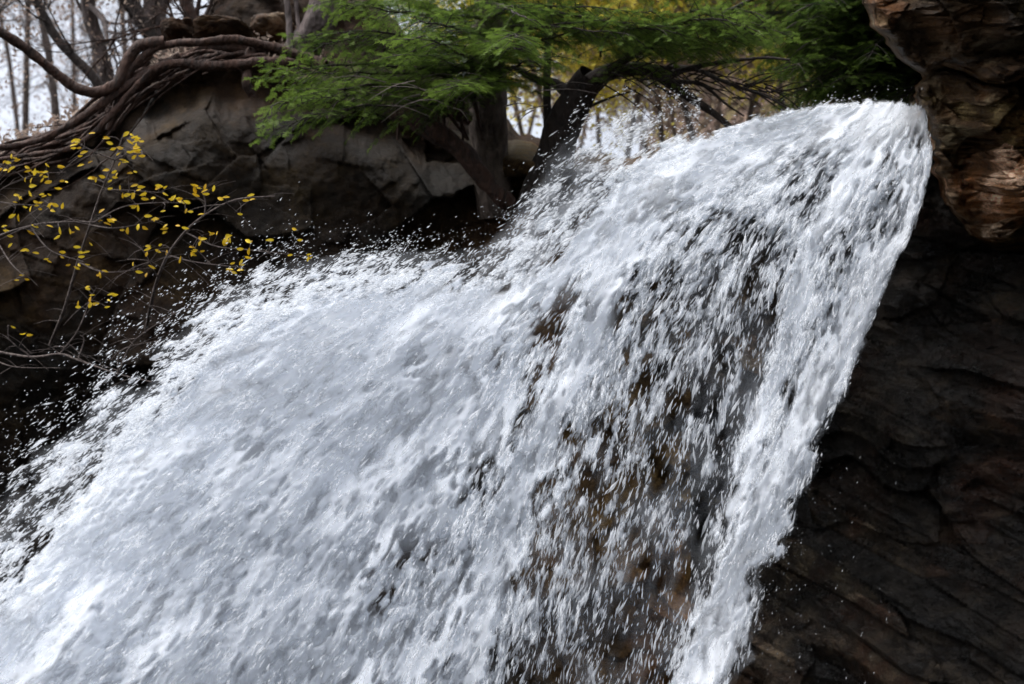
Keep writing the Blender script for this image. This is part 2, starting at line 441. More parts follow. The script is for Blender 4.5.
# overhanging ochre rock at the right of the lip
def overhang():
    LE = [(-500, 840), (-120, 858), (0, 863), (14, 868), (30, 876), (45, 889), (58, 899), (68, 913), (74, 922), (79, 921), (86, 913), (95, 912), (104, 917), (115, 923), (140, 929), (165, 933), (185, 938), (205, 946), (235, 968), (262, 1010), (300, 1080), (340, 1200)]
    nr, nc = 460, 380
    py = np.concatenate([np.linspace(-500, -20, 60, endpoint=False), np.linspace(-20, 340, nr - 60)])
    le = interp(py, LE) + 3.2 * fbm(np.stack([py / 9, py * 0, py * 0], -1), 3, 8)
    u = np.linspace(0, 1, nc) ** 1.4
    px = le[:, None] + (1560 - le[:, None]) * u[None, :]
    py2 = py[:, None] * np.ones((1, nc))
    d = shepard(px, py2, [(860, -400, 9.6), (870, 0, 9.05), (900, 50, 9.0), (930, 78, 9.25), (915, 95, 9.1), (930, 140, 9.15), (940, 190, 9.2), (960, 230, 9.45), (1010, 262, 9.5), (1024, 20, 8.5), (1024, 75, 8.85), (1010, 110, 8.75),
        (1024, 180, 8.8), (1010, 235, 9.25), (1300, 0, 7.6), (1300, 200, 7.8), (1300, 330, 8.0), (1560, -400, 7.0), (1200, -400, 8.2), (960, 20, 8.75)], 4.0, eps=25)[..., 0]
    edge = (px - le[:, None])
    d = d + 0.8 * np.exp(-edge / 3.5) 
    # bottom fades back into the wall
    d = d + 0.9 * smoothstep(215, 300, py2 - 0.10 * (px - 940))
    # the crevice running across below the top block
    cy_ = interp(px, [(900, 72), (925, 76), (945, 66), (965, 72), (985, 82), (1005, 84), (1024, 76), (1300, 50)])
    g = py2 - cy_
    d = d + 0.30 * np.exp(-(g / 4.0) ** 2) - 0.22 * smoothstep(30, 0, -g) * (g < 0) + 0.05 * (g > 0)
    X, Y = px * d / F, py2 * d / F
    q = np.stack([X, Y, X * 0], -1)
    wx = 0.035 * fbm(q * 3.3, 4, 11); wy = 0.035 * fbm(q * 3.3, 4, 12)
    o1, r1, e1 = facet(X + wx, Y + wy, 0.55, 121, 1.1, 1.1, off=0.16, grad=0.5)
    o2, r2, e2 = facet(X + wx, Y + wy, 0.19, 141, 1.9, 0.9, off=0.22, grad=0.6)
    o3, r3, e3 = facet(X + wx * .5, Y + wy * .5, 0.07, 161, 2.6, -0.25, off=0.25, grad=0.6)
    low = smoothstep(95, 150, py2)
    o4, r4, e4 = facet(X + wx * .3, Y + wy * .3, 0.033, 181, 2.2, -0.15, off=0.3, grad=0.7)
    strata = 1 - np.abs(fbm(q * np.array([1.6, 9.0, 1]) + wx[..., None] * 4, 4, 19))
    d = d + o1 * 0.8 + o2 * (0.9 + 0.6 * low) + o3 * (0.9 + 0.9 * low) + o4 * (.8 + 1.0 * low) + 0.05 * fbm(q * 3, 4, 9) + .028 * fbm(q * 14, 4, 10) - .012 * strata * low
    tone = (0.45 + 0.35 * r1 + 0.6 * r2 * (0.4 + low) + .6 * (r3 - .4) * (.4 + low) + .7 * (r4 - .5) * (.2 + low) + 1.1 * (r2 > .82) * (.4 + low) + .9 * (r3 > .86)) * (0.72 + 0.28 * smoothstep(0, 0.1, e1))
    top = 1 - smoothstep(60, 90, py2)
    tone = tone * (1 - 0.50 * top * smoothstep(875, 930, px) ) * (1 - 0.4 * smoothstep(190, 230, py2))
    hue = np.stack([1.0 + 0.15 * (r1 - .4), np.ones_like(r1), 0.85 + 0.5 * (r2 - .5)], -1)
    pts = P(px, py2, d)
    # back skirt so that the block is a solid
    sk = []
    for k, (dd, dx) in enumerate([(3.2, 60), (1.2, 14)]):
        sk.append(P(px[:, 0] + dx, py, d[:, 0] + dd))
    allp = np.concatenate([np.stack(sk, 1), pts], 1)
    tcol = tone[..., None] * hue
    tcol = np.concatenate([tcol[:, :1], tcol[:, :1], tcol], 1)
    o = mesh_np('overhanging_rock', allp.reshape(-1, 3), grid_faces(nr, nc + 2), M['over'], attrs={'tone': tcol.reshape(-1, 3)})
    structure(o)
overhang()

# gorge floor far below, and a wooded hillside beyond the lip
def ground():
    n = 90
    g = np.linspace(-1, 1, n); g = np.sign(g) * np.abs(g) ** 2.2 * 900
    X, Y = np.meshgrid(g, g)
    Z = 0.18 * fbm(np.stack([X, Y, X * 0], -1) * 0.6, 3, 2)
    o = mesh_np('ground', np.stack([X, Y, Z], -1).reshape(-1, 3), grid_faces(n, n), M['wet'], attrs={'tone': np.ones((n * n, 3))})
    structure(o)
    n = 120
    X, Y = np.meshgrid(np.linspace(-30, 55, n), np.linspace(17, 75, n))
    Z = 7.9 + (Y - 17) * 0.06 + smoothstep(0.5, 7, X) * np.clip((Y - 20) * 1.1, 0, 24) + 0.8 * fbm(np.stack([X, Y, X * 0], -1) * 0.25, 4, 6)
    o = mesh_np('hillside', np.stack([X, Y, Z], -1).reshape(-1, 3), grid_faces(n, n), M['hill'], attrs={'tone': np.ones((n * n, 3))})
    structure(o)
ground()

# ------------------------------------------------------------------ the falling water
X0, X1, Y0, Y1 = -160, 960, 84, 800         # image-plane window of the water sheet at the reference distance
STREAMS = [  # rows: px, py, depth
 [(926, 112, 9.35), (931, 150, 9.25), (922, 205, 9.15), (893, 270, 9.0), (862, 345, 8.85), (828, 430, 8.65), (788, 525, 8.4), (754, 610, 8.15), (728, 684, 7.95), (676, 830, 7.6)],
 [(908, 106, 9.6), (885, 150, 9.4), (852, 205, 9.2), (820, 270, 9.05), (800, 340, 8.9), (775, 430, 8.7), (735, 530, 8.4), (700, 620, 8.1), (660, 740, 7.8), (630, 830, 7.6)],
 [(886, 103, 9.8), (830, 148, 9.5), (785, 205, 9.3), (752, 280, 9.1), (730, 360, 8.9), (712, 450, 8.65), (685, 560, 8.3), (655, 684, 8.0), (620, 830, 7.6)],
 [(865, 102, 9.9), (790, 138, 9.6), (715, 200, 9.3), (660, 280, 9.05), (622, 370, 8.8), (590, 470, 8.45), (560, 580, 8.1), (530, 700, 7.8), (500, 830, 7.5)],
 [(845, 103, 9.95), (750, 136, 9.65), (665, 190, 9.3), (598, 270, 8.95), (545, 370, 8.6), (490, 490, 8.2), (430, 620, 7.8), (370, 750, 7.5), (330, 830, 7.4)],
 [(825, 105, 10.0), (715, 140, 9.7), (610, 205, 9.3), (510, 310, 8.8), (420, 430, 8.3), (330, 560, 7.8), (250, 684, 7.4), (170, 830, 7.1)],
 [(800, 111, 10.0), (690, 150, 9.7), (575, 235, 9.25), (465, 340, 8.7), (350, 455, 8.1), (235, 575, 7.5), (120, 700, 7.0), (10, 820, 6.7)],
 [(785, 118, 10.0), (665, 155, 9.7), (545, 243, 9.2), (435, 325, 8.6), (325, 410, 8.1), (200, 520, 7.6), (80, 640, 7.1), (-60, 780, 6.5)],
 [(760, 118, 10.0), (640, 140, 9.6), (525, 215, 9.1), (400, 290, 8.6), (270, 365, 8.1), (130, 465, 7.6), (0, 575, 7.1), (-140, 700, 6.4)],
 [(600, 120, 9.5), (420, 225, 8.7), (260, 305, 8.1), (100, 405, 7.6), (-60, 520, 7.1), (-200, 630, 6.4)],
]
ctl = []
for s in STREAMS:
    c = curve(s, 46)
    tg = np.gradient(c, axis=0)
    ln = np.hypot(tg[:, 0], tg[:, 1])
    for k in range(len(c)):
        ctl.append((c[k, 0], c[k, 1], c[k, 2], tg[k, 0] / ln[k], tg[k, 1] / ln[k], tg[k, 2] / ln[k]))
cgx = np.arange(X0 - 20, X1 + 21, 10.0); cgy = np.arange(Y0 - 20, Y1 + 21, 10.0)
CX, CY = np.meshgrid(cgx, cgy)
FIELD = shepard(CX, CY, ctl, 3.5, eps=22)      # depth, tx, ty, dd

def bil(arr, x, y, x0, y0, st):
    fx = np.clip((x - x0) / st, 0, arr.shape[1] - 1.001); fy = np.clip((y - y0) / st, 0, arr.shape[0] - 1.001)
    ix = fx.astype(int); iy = fy.astype(int); fx = fx - ix; fy = fy - iy
    if arr.ndim == 3: fx = fx[..., None]; fy = fy[..., None]
    return (arr[iy, ix] * (1 - fx) * (1 - fy) + arr[iy, ix + 1] * fx * (1 - fy) + arr[iy + 1, ix] * (1 - fx) * fy + arr[iy + 1, ix + 1] * fx * fy)

def field(x, y): return bil(FIELD, x, y, cgx[0], cgy[0], 10.0)

DENS = [
 (905,120,.93),(875,112,1),(840,112,1),(800,125,1),(740,142,1),(690,160,1),(650,180,.93),(700,185,.95),(640,220,.95),(920,150,.86),(915,200,.9),(900,104,1),(860,98,1),(820,104,1),(780,112,1),(740,122,1),(860,130,.93),(900,140,.84),(770,145,.95),(820,135,.93),(700,140,1),
 (780,170,.72),(780,200,.55),(800,230,.58),(850,180,.72),(890,170,.7),(895,220,.75),(755,225,.52),(820,290,.60),(770,260,.62),(850,140,.75),(800,160,.62),
 (720,225,.62),(740,280,.45),(700,300,.45),(670,250,.78),(640,290,.72),(690,350,.42),(740,350,.42),(735,420,.34),(640,400,.36),(610,430,.42),(565,400,.72),(545,440,.74),(640,340,.5),
 (680,480,.26),(650,560,.24),(600,540,.30),(600,640,.22),(560,500,.42),(555,580,.32),(690,600,.26),(540,650,.32),(500,600,.55),(480,560,.72),(470,650,.6),(440,600,.82),(500,500,.66),(520,340,.85),
 (575,310,.62),(560,345,.42),(548,380,.45),(600,320,.92),(580,350,.92),(620,270,.9),(590,250,.97),(520,470,.8),(505,520,.6),(660,430,.32),(700,400,.36),(600,480,.36),(640,620,.22),(660,684,.3),(560,684,.25),(600,720,.25),
 (872,270,.8),(850,325,.96),(820,395,.98),(792,460,.98),(762,520,.98),(735,590,.97),(712,650,.98),(700,700,.98),(785,350,.70),(790,300,.62),(820,250,.66),(765,410,.62),(740,480,.5),(835,240,.7),(770,450,.85),(730,540,.8),(700,600,.45),(680,660,.6),
 (820,330,.75),(800,380,.85),
 (430,290,1),(380,300,1),(310,340,1),(450,400,.97),(300,450,1),(180,540,1),(60,640,1),(400,500,.97),(300,600,1),(200,650,1),(350,660,.95),(480,300,.99),(560,270,.98),(400,420,.97),(490,420,.95),(430,500,.95),(240,420,1),(250,520,1),(100,700,1),(0,760,1),(420,684,.9),(-80,740,1),(330,780,1),
 (600,200,.95),(615,225,.95),(560,240,1),(520,275,1),(480,275,1),(600,120,1),(500,200,1),(400,230,1),(250,300,1),(150,420,1),(60,530,1),(-100,650,1),(200,360,1),
]
dn = shepard(CX, CY, DENS, 4.0, eps=10)[..., 0]
# the see-through veil in mid fall
dn = dn * (1 - .30 * np.exp(-((CX - 715 + (CY - 300) * .22) / 75) ** 2) * smoothstep(165, 250, CY))
S0C = curve(STREAMS[0], 80)
TOPC = [(500, 60), (600, 60), (640, 100), (660, 130), (690, 137), (720, 127), (750, 118), (780, 111), (810, 105), (840, 101), (870, 101), (900, 103), (926, 106), (935, 112), (960, 200)]

ENV = [(-200, 560), (0, 415), (60, 360), (130, 320), (200, 275), (260, 245), (320, 236), (400, 238), (455, 240), (488, 225), (512, 188), (535, 140), (560, 100), (600, 75), (660, 85), (700, 60), (720, 30), (960, 20)]
CORE = [(-200, 730), (0, 590), (60, 508), (120, 438), (180, 380), (220, 330), (260, 302), (300, 284), (350, 270), (430, 262), (500, 268), (522, 263), (545, 247), (566, 225), (592, 190), (620, 156), (650, 138), (690, 118), (720, 85), (960, 60)]
def density(x, y):
    D = bil(dn, x, y, cgx[0], cgy[0], 10.0)
    e0 = interp(x, ENV); e1 = interp(x, CORE)
    fing = 8 * fbm(np.stack([(x + 0.6 * y) / 26.0, y * 0, x * 0 + 3], -1), 3, 79)
    t = (y + fing - e0) / (e1 - e0)
    D = D * np.where(t < 1, 0.42 * np.clip(t, 0, 1) ** 1.5, 0.42 + 0.58 * smoothstep(1.0, 1.0 + 34 / (e1 - e0), t))
    xr = np.interp(y, S0C[:, 1], S0C[:, 0])
    def strand(c, wpts, val, D):
        c = np.asarray(c, float)
        cx = np.interp(y, c[:, 1], c[:, 0]) + 5 * fbm(np.stack([y / 40.0, x * 0, x * 0 + c[0, 0]], -1), 2, 83)
        w_ = interp(y, wpts)
        g = np.exp(-((x - cx) / w_) ** 2) * smoothstep(c[0, 1] - 10, c[0, 1] + 25, y) * (1 - smoothstep(c[-1, 1] - 60, c[-1, 1], y))
        return D + (val - D) * np.clip(g * 1.25, 0, 1)
    # dark gaps first, then the bright ropes of water beside them
    D = strand([(765, 300), (750, 400), (715, 500), (670, 600), (640, 700), (600, 860)], [(300, 16), (500, 30), (684, 34)], .14, D)
    D = strand([(588, 262), (566, 310), (545, 360), (520, 430), (505, 470)], [(260, 7), (470, 9)], .30, D)
    D = strand([(880, 118), (846, 190), (806, 258), (784, 330), (770, 400), (745, 480), (715, 560)], [(118, 12), (260, 9), (560, 12)], .96, D)
    D = strand([(640, 215), (612, 270), (592, 330), (562, 390), (538, 440), (508, 520), (480, 620), (450, 740)], [(215, 14), (330, 12), (620, 22)], .97, D)
    cb = interp(y, [(190, 4), (260, 8), (350, 15), (450, 23), (684, 27), (800, 30)])
    D = D + (1.0 - D) * np.clip(1.4 * np.exp(-((x - (xr - cb)) / (cb * 1.05 + 2)) ** 4), 0, 1) * smoothstep(190, 260, y)
    soft = interp(y, [(100, 2.5), (300, 4), (360, 9), (450, 18), (700, 30)])
    rag = soft * 0.4 * fbm(np.stack([x * 0, y / 22.0, x * 0], -1), 3, 77)
    right = smoothstep(0, 1, (xr + rag - x) / soft + 0.35)
    yt = interp(x, TOPC) + 2.5 * fbm(np.stack([x / 7.0, x * 0, x * 0], -1), 3, 78)
    softt = interp(x, [(600, 30), (700, 10), (800, 6), (930, 3)])
    top = smoothstep(0, 1, (y - yt) / softt + 0.2)
    return np.clip(D * right * top, 0, 1)

def gauss1(a, s, axis):
    r = int(3 * s) + 1
    k = np.exp(-0.5 * (np.arange(-r, r + 1) / s) ** 2); k /= k.sum()
    out = np.zeros_like(a)
    for i, w in zip(range(-r, r + 1), k): out += w * np.roll(a, i, axis)
    return out
def blur(a, s): return gauss1(gauss1(a, s, 0), s, 1)

ST = 1.6
gx = np.arange(X0, X1, ST); gy = np.arange(Y0, Y1, ST)
GX, GY = np.meshgrid(gx, gy)
GF = field(GX, GY)
def norm(a): return (a - a.mean()) / a.std()
def flow_noise(seed, sig, length):
    """noise drawn out along the flow, unit variance"""
    r = np.random.default_rng(seed)
    n = blur(r.standard_normal(GX.shape), sig / ST)
    acc = n.copy(); steps = max(2, int(length / (sig * 0.9 + 0.8)))
    for sgn in (-1, 1):
        x, y = GX.copy(), GY.copy()
        for k in range(steps):
            f = field(x, y)
            l = np.hypot(f[..., 1], f[..., 2]) + 1e-6
            h = length / steps / 2
            x = x + sgn * h * f[..., 1] / l; y = y + sgn * h * f[..., 2] / l
            acc += bil(n, x, y, gx[0], gy[0], ST) * (1 - (k + 1) / (steps + 1))
    return norm(acc)
from math import erf
_t = np.linspace(-4, 4, 400); _c = np.array([0.5 * (1 + erf(v / math.sqrt(2))) for v in _t])
def cdf(a): return np.interp(a, _t, _c)

GD = density(GX, GY)
coarse = flow_noise(101, 16, 120)
med = flow_noise(102, 6, 44)
# spread of the pattern: finer and rounder in the see-through centre, longer on the right-hand stream
EDGE = smoothstep(0.25, 0.95, (GY - interp(GX, ENV)) / (interp(GX, CORE) - interp(GX, ENV))) * (1 - smoothstep(20, 120, GY - interp(GX, CORE))) * (1 - smoothstep(600, 680, GX)) * smoothstep(0.01, .1, GD)
PAT = []
def layer(k, off, seed, sharp, share):
    fine = flow_noise(seed, 1.3, 17)
    mid = flow_noise(seed + 1, 2.8, 36)
    lump = flow_noise(seed + 2, 9, 90)
    n = norm(0.72 * fine + 0.66 * mid + 0.26 * med + 0.14 * lump)
    D = np.clip(GD * 1.06 - .02 * (1 - GD) + 0.09 * coarse * GD * (1.05 - GD) * 3, 0, 0.995)
    D = np.where(D < .75, D ** 2.0 / .75, D)
    cov = 1 - (1 - D) ** share
    u = cdf(n)
    sh_ = sharp * np.clip(cov * 3 + .15, 0, 1)
    a = smoothstep(-sh_, sh_, u - (1 - cov))
    if k == 0: a = np.maximum(a, smoothstep(0.80, 0.96, D) * 0.97)
    if k == 1: a = np.maximum(a, smoothstep(0.88, 0.99, D) * 0.45)
    a = a * smoothstep(0.01, 0.05, D)
    a *= 0.62 + 0.38 * smoothstep(0.35, 0.9, u)
    PAT.append(n)
    if k != 1: # thin mist hanging between the drops at the ragged edges
        a = np.maximum(a, ((0.11 if k == 0 else .06) * EDGE + (.19 if k == 0 else 0) * smoothstep(.05, .2, GD) * (GX > 480)) * np.clip(0.8 + 0.3 * mid + .3 * med, 0.1, 1.6))
    d = GF[..., 0] + off + 0.022 * lump + 0.011 * mid + 0.006 * fine + 0.045 * coarse
    d = d - 0.05 * (a - 0.5)
    pts = P(GX, GY, d)
    f = grid_faces(len(gy), len(gx))
    av = a.ravel()
    keep = (av[f].max(1) > 0.02)
    f = f[keep]
    used = np.unique(f)
    rm = np.full(GX.size, -1, np.int64); rm[used] = np.arange(len(used))
    o = mesh_np('water_curtain', pts.reshape(-1, 3)[used], rm[f], M['foam'], attrs={'foam': av[used]})
    structure(o)
layer(0, 0.28, 201, 0.10, 0.50)
layer(1, 0.05, 301, 0.14, 0.42)
layer(2, -0.22, 401, 0.16, 0.28)

PATM = norm(PAT[0] + PAT[1] + PAT[2])
def drops(n, name, seed, lo, hi, size_mul, spread, weight):
    r = np.random.default_rng(seed)
    xs = r.uniform(X0, X1, n * 9); ys = r.uniform(Y0, Y1, n * 9)
    D = density(xs, ys)
    mm = bil(PATM, xs, ys, gx[0], gy[0], ST)
    p = weight(D, xs, ys) * np.exp(0.8 * mm)
    k = r.uniform(0, 1, len(xs)) < np.clip(p, 0, 1)
    xs, ys, D = xs[k][:n], ys[k][:n], D[k][:n]
    m = len(xs)
    f = field(xs, ys)
    depth = f[:, 0] + spread * r.standard_normal(m)
    c = P(xs, ys, depth)
    tdir = P(xs + f[:, 1] * 8, ys + f[:, 2] * 8, depth + f[:, 3] * 8) - c
    tdir += 0.16 * np.linalg.norm(tdir, axis=1)[:, None] * r.standard_normal((m, 3))
    tdir /= np.linalg.norm(tdir, axis=1)[:, None]
    a = np.cross(tdir, r.standard_normal((m, 3))); a /= np.linalg.norm(a, axis=1)[:, None]
    b = np.cross(tdir, a)
    pxm = depth / F
    rad = np.exp(r.normal(math.log(0.68), 0.42, m)) * size_mul * pxm * (0.75 + 0.35 * smoothstep(0, .3, D) - .36 * smoothstep(.6, .95, D))
    ln = rad * r.uniform(lo, hi, m)
    # two rings + two tips, slightly fatter at the leading end
    q = r.uniform(0.8, 1.25, (m, 1))
    V = np.stack([c - tdir * ln[:, None],
                  c + tdir * (ln * .2)[:, None] + a * (rad)[:, None] * q, c + tdir * (ln * .2)[:, None] + b * rad[:, None],
                  c + tdir * (ln * .2)[:, None] - a * rad[:, None], c + tdir * (ln * .2)[:, None] - b * rad[:, None] * q,
                  c + tdir * ln[:, None]], 1)
    base = (np.arange(m) * 6)[:, None, None]
    tri = np.array([[0, 2, 1], [0, 3, 2], [0, 4, 3], [0, 1, 4], [5, 1, 2], [5, 2, 3], [5, 3, 4], [5, 4, 1]])[None]
    o = mesh_np(name, V.reshape(-1, 3), (base + tri).reshape(-1, 3), M['drop'])
    print(name, m)
    return o
o = drops(230000, 'water_spray', 11, 3.0, 9.0, .9, 0.28, lambda D, x, y: np.where(D < 0.004, 0, (0.001 + 0.20 * D ** 1.5) * (1 - 0.60 * smoothstep(0.55, 0.93, D))))
tag(o, 'white drops flying off the whole face of the waterfall', 'spray', kind='stuff')
def w_fine(D, x, y):
    e0 = interp(x, ENV) - 70 + 30 * (x > 300); e1 = interp(x, CORE)
    t = np.clip((y - e0) / (e1 - e0), 0, 1)
    w = 0.26 * t ** 2.6 * (y < e1 + 40) * (x < 700)
    xr = np.interp(y, S0C[:, 1], S0C[:, 0])
    w = w + 0.035 * np.exp(-np.clip(x - xr + 10, 0, 400) / (8 + 0.10 * np.clip(y - 330, 0, 400))) * (x > xr - 10) * smoothstep(300, 560, y)
    yt = interp(x, TOPC)
    w = w + 0.09 * np.exp(-np.abs(y - yt) / 7.0) * (x > 600) * (x < 925)
    return w
o = drops(80000, 'fine_spray', 12, 1.6, 4.5, 0.60, 0.42, w_fine)
tag(o, 'tiny scattered droplets drifting outside the edges of the waterfall', 'spray', kind='stuff')

# creek bed behind the lip feeding the fall
pts = []
for yy in np.linspace(0, 1, 12):
    l = P(760, 140, 10.5) * (1 - yy) + np.array([5.5, 26, 7.6]) * yy
    r_ = P(925, 134, 10.4) * (1 - yy) + np.array([9.5, 26, 7.6]) * yy
    pts.append([l, (l + r_) / 2 + np.array([0, 0, .03]), r_])
o = mesh_np('creek', np.array(pts).reshape(-1, 3), grid_faces(12, 3), M['stream'])
structure(o)

# ------------------------------------------------------------------ trees at the brow
def frond_mesh(limbs, seed, dens=1.0, needle=(0.021, 0.0044), side_step=0.075, twig_step=0.030, tint=(0.1, 0.9), maxlen=0.55):
    """limbs: list of (world curve, side length). returns MB of wood and MB of needles"""
    r = np.random.default_rng(seed)
    wood = MB(); segs = []
    for C, L, rad in limbs:
        ltint = r.uniform(-.38, .16); ldens = r.uniform(.55, 1.15)
        C = np.asarray(C)
        seg = np.linalg.norm(np.diff(C, axis=0), axis=1); s = np.concatenate([[0], np.cumsum(seg)])
        wood.tube(C, np.linspace(rad, rad * 0.15, len(C)), 6, 0.15)
        n = int(s[-1] / side_step * dens * ldens)
        for k in range(n):
            u = (k + r.uniform(0, 1)) / n
            if u < 0.04: continue
            p = np.array([np.interp(u * s[-1], s, C[:, j]) for j in range(3)])
            q = np.array([np.interp(min(1, u + .03) * s[-1], s, C[:, j]) for j in range(3)])
            t = q - p; t /= np.linalg.norm(t) + 1e-9
            up = np.array([0, 0, 1.0]); sd_ = np.cross(t, up)
            if np.linalg.norm(sd_) < .2: sd_ = np.array([1.0, 0, 0])
            sd_ /= np.linalg.norm(sd_)
            sgn = 1 if k % 2 else -1
            dr = t * r.uniform(.45, .9) + sd_ * sgn * r.uniform(.5, 1) + up * r.normal(-.02, .22)
            dr /= np.linalg.norm(dr)
            ln = L * (1 - 0.65 * u) * r.uniform(.45, 1.15)
            m = 7; tt = np.linspace(0, 1, m)[:, None]
            side = p + dr * ln * tt + np.array([0, 0, -1.0]) * (tt ** 2) * ln * r.uniform(.05, .35)
            wood.tube(side, np.linspace(0.005, 0.0015, m), 3)
            nt_ = max(3, int(ln / twig_step))
            for i in range(nt_):
                uu = (i + .6) / nt_
                a = side[0] + (side[-1] - side[0]) * uu; idx = uu * (m - 1); i0 = min(int(idx), m - 2)
                a = side[i0] * (1 - idx + i0) + side[i0 + 1] * (idx - i0)
                ax = side[-1] - side[0]; ax /= np.linalg.norm(ax) + 1e-9
                pl = np.cross(ax, np.array([0, 0, 1.0])); pl /= np.linalg.norm(pl) + 1e-9
                sg2 = 1 if i % 2 else -1
                td = ax * .75 + pl * sg2 * .75 + r.normal(0, .16, 3) + np.array([0, 0, -.12]); td /= np.linalg.norm(td)
                tl = (0.045 + 0.10 * (1 - uu)) * r.uniform(.7, 1.2) * (ln / maxlen * .4 + .75)
                segs.append((a, td, tl, tint[0] + (tint[1] - tint[0]) * np.clip(r.normal(.46 + .35 * uu * u + ltint, .2), 0, 1)))
            segs.append((side[-1], (side[-1] - side[-2]) / (np.linalg.norm(side[-1] - side[-2]) + 1e-9), .07, tint[1]))
    A = np.array([x[0] for x in segs]); T = np.array([x[1] for x in segs]); Ln = np.array([x[2] for x in segs]); Ti = np.array([x[3] for x in segs])
    per = 16
    n = len(A)
    u = (np.arange(per)[None, :] + .5) / per
    base = A[:, None] + T[:, None] * (Ln[:, None] * u)[..., None]
    pl = np.cross(T, np.array([0, 0, 1.0])); pl /= np.linalg.norm(pl, axis=1)[:, None] + 1e-9
    sg = np.where(np.arange(per) % 2, 1, -1)[None, :, None]
    nd = pl[:, None] * sg + T[:, None] * .55 + r.normal(0, .16, (n, per, 3))
    nd /= np.linalg.norm(nd, axis=2, keepdims=True)
    nl = needle[0] * r.uniform(.7, 1.25, (n, per, 1)); w = T[:, None] * needle[1] * .5
    V = np.stack([base - w, base + w, base + nd * nl + w * .6, base + nd * nl - w * .6], 2).reshape(-1, 3)
    Fc = np.arange(n * per * 4).reshape(-1, 4)
    tt = np.repeat(Ti, per * 4) + r.normal(0, .06, n * per * 4)
    nm = MB(); nm.add(V, Fc, np.clip(tt, 0, 1))
    return wood, nm

def trunk_mesh(pts, r0, r1, n=60, sides=20, rough=.16):
    c = curve(pts, n); w = P(c[:, 0], c[:, 1], c[:, 2])
    mb = MB(); mb.tube(w, np.linspace(r0, r1, n), sides, rough); return mb, w

def limb(pts, L, rad, n=16, jit=.03, seed=0):
    c = curve(pts, n); w = P(c[:, 0], c[:, 1], c[:, 2])
    r = np.random.default_rng(seed); w = w + np.cumsum(r.normal(0, jit * .3, w.shape), 0)
    return (w, L, rad)

# big hemlock standing at the brow in mid picture
mb, w = trunk_mesh([(498, 215, 11.6), (492, 180, 11.55), (489, 130, 11.5), (488, 60, 11.5), (490, -40, 11.5), (486, -260, 11.5)], .155, .09)
hem = thing('hemlock_tree', w[0], 'tall hemlock with a straight rough trunk and green sprays reaching left over the cliff brow', 'tree')
mb.build('trunk', M['bark'], hem)
LM = [
 [(489, 90, 11.4), (440, 90, 10.9), (385, 84, 10.4), (325, 92, 9.9), (283, 106, 9.6), (270, 126, 9.5)],
 [(489, 92, 11.4), (430, 100, 10.7), (380, 96, 10.2), (330, 100, 9.8), (300, 108, 9.6)],
 [(489, 70, 11.4), (430, 68, 10.8), (370, 66, 10.3), (310, 70, 9.9), (268, 74, 9.7)],
 [(488, 40, 11.4), (430, 40, 10.8), (380, 34, 10.4), (330, 36, 10.1), (300, 42, 10)],
 [(488, 20, 11.4), (420, 18, 10.9), (370, 8, 10.5), (335, 6, 10.3)],
 [(488, -10, 11.4), (440, -10, 10.8), (390, -20, 10.3), (345, -20, 10.1)],
 [(488, 60, 11.4), (460, 62, 10.6), (430, 50, 10.0), (400, 54, 9.6)],
 [(488, 30, 11.4), (470, 30, 10.6), (450, 22, 10.0), (420, 10, 9.6)],
 [(489, 56, 11.4), (530, 44, 11.0), (570, 40, 10.7), (610, 44, 10.4)],
 [(489, 78, 11.4), (515, 66, 10.8), (540, 62, 10.4), (565, 58, 10.2)],
 [(489, 30, 11.4), (530, 24, 10.9), (580, 20, 10.5), (640, 24, 10.2)],
 [(489, 10, 11.4), (540, 4, 10.9), (600, 4, 10.5), (660, 8, 10.2)],
 [(489, -20, 11.4), (540, -20, 10.9), (600, -26, 10.5), (680, -16, 10.2)],
 [(489, 80, 11.4), (475, 84, 10.5), (455, 82, 9.9), (435, 86, 9.5)],
 [(489, 50, 11.4), (505, 50, 10.6), (515, 46, 10.0), (530, 50, 9.6)],
 [(489, 0, 11.4), (500, 4, 10.6), (510, 10, 10.0), (530, 16, 9.6)],
 [(488, 60, 11.5), (450, 50, 12.0), (400, 44, 12.6), (350, 50, 13.0)],
 [(488, 20, 11.5), (430, 10, 12.2), (370, 6, 12.8)],
 [(489, 30, 11.5), (540, 20, 12.2), (600, 20, 12.8)],
 [(489, 60, 11.5), (430, 78, 11.1), (370, 74, 10.9), (310, 84, 10.6)],
]
def thicken(LM, k, seed, jx=10, jy=9, jd=.35):
    r = np.random.default_rng(seed); out = list(LM)
    for l in LM:
        for i in range(k):
            j = np.array([r.normal(0, jx), r.normal(0, jy), r.normal(0, jd)])
            out.append([tuple(np.array(p) + j * (q / (len(l) - 1))) if q else (p[0], p[1] + r.normal(0, 8), p[2]) for q, p in enumerate(l)])
    return out
LM = thicken(LM, 1, 99, 12, 11)
wd, nm = frond_mesh([limb(l, .46, .014, seed=i) for i, l in enumerate(LM)], 5, side_step=.05)
wd.build('limb', M['darkbark'], hem); nm.build('foliage', M['needle'], hem)
# dead twiggy twigs below the crown
r = np.random.default_rng(3)
mb = MB()
for k in range(34):
    x = r.uniform(330, 560); y = r.uniform(78, 110); d = r.uniform(9.8, 11)
    dx = r.normal(0, 45); dy = r.uniform(-14, 26)
    mb.tube(wcurve([(x, y, d), (x + dx * .5, y + dy * .5 - 4, d - .1), (x + dx, y + dy, d - .2)], 8), np.linspace(.006, .0015, 8), 3)
mb.build('dead_twig', M['twig'], hem)

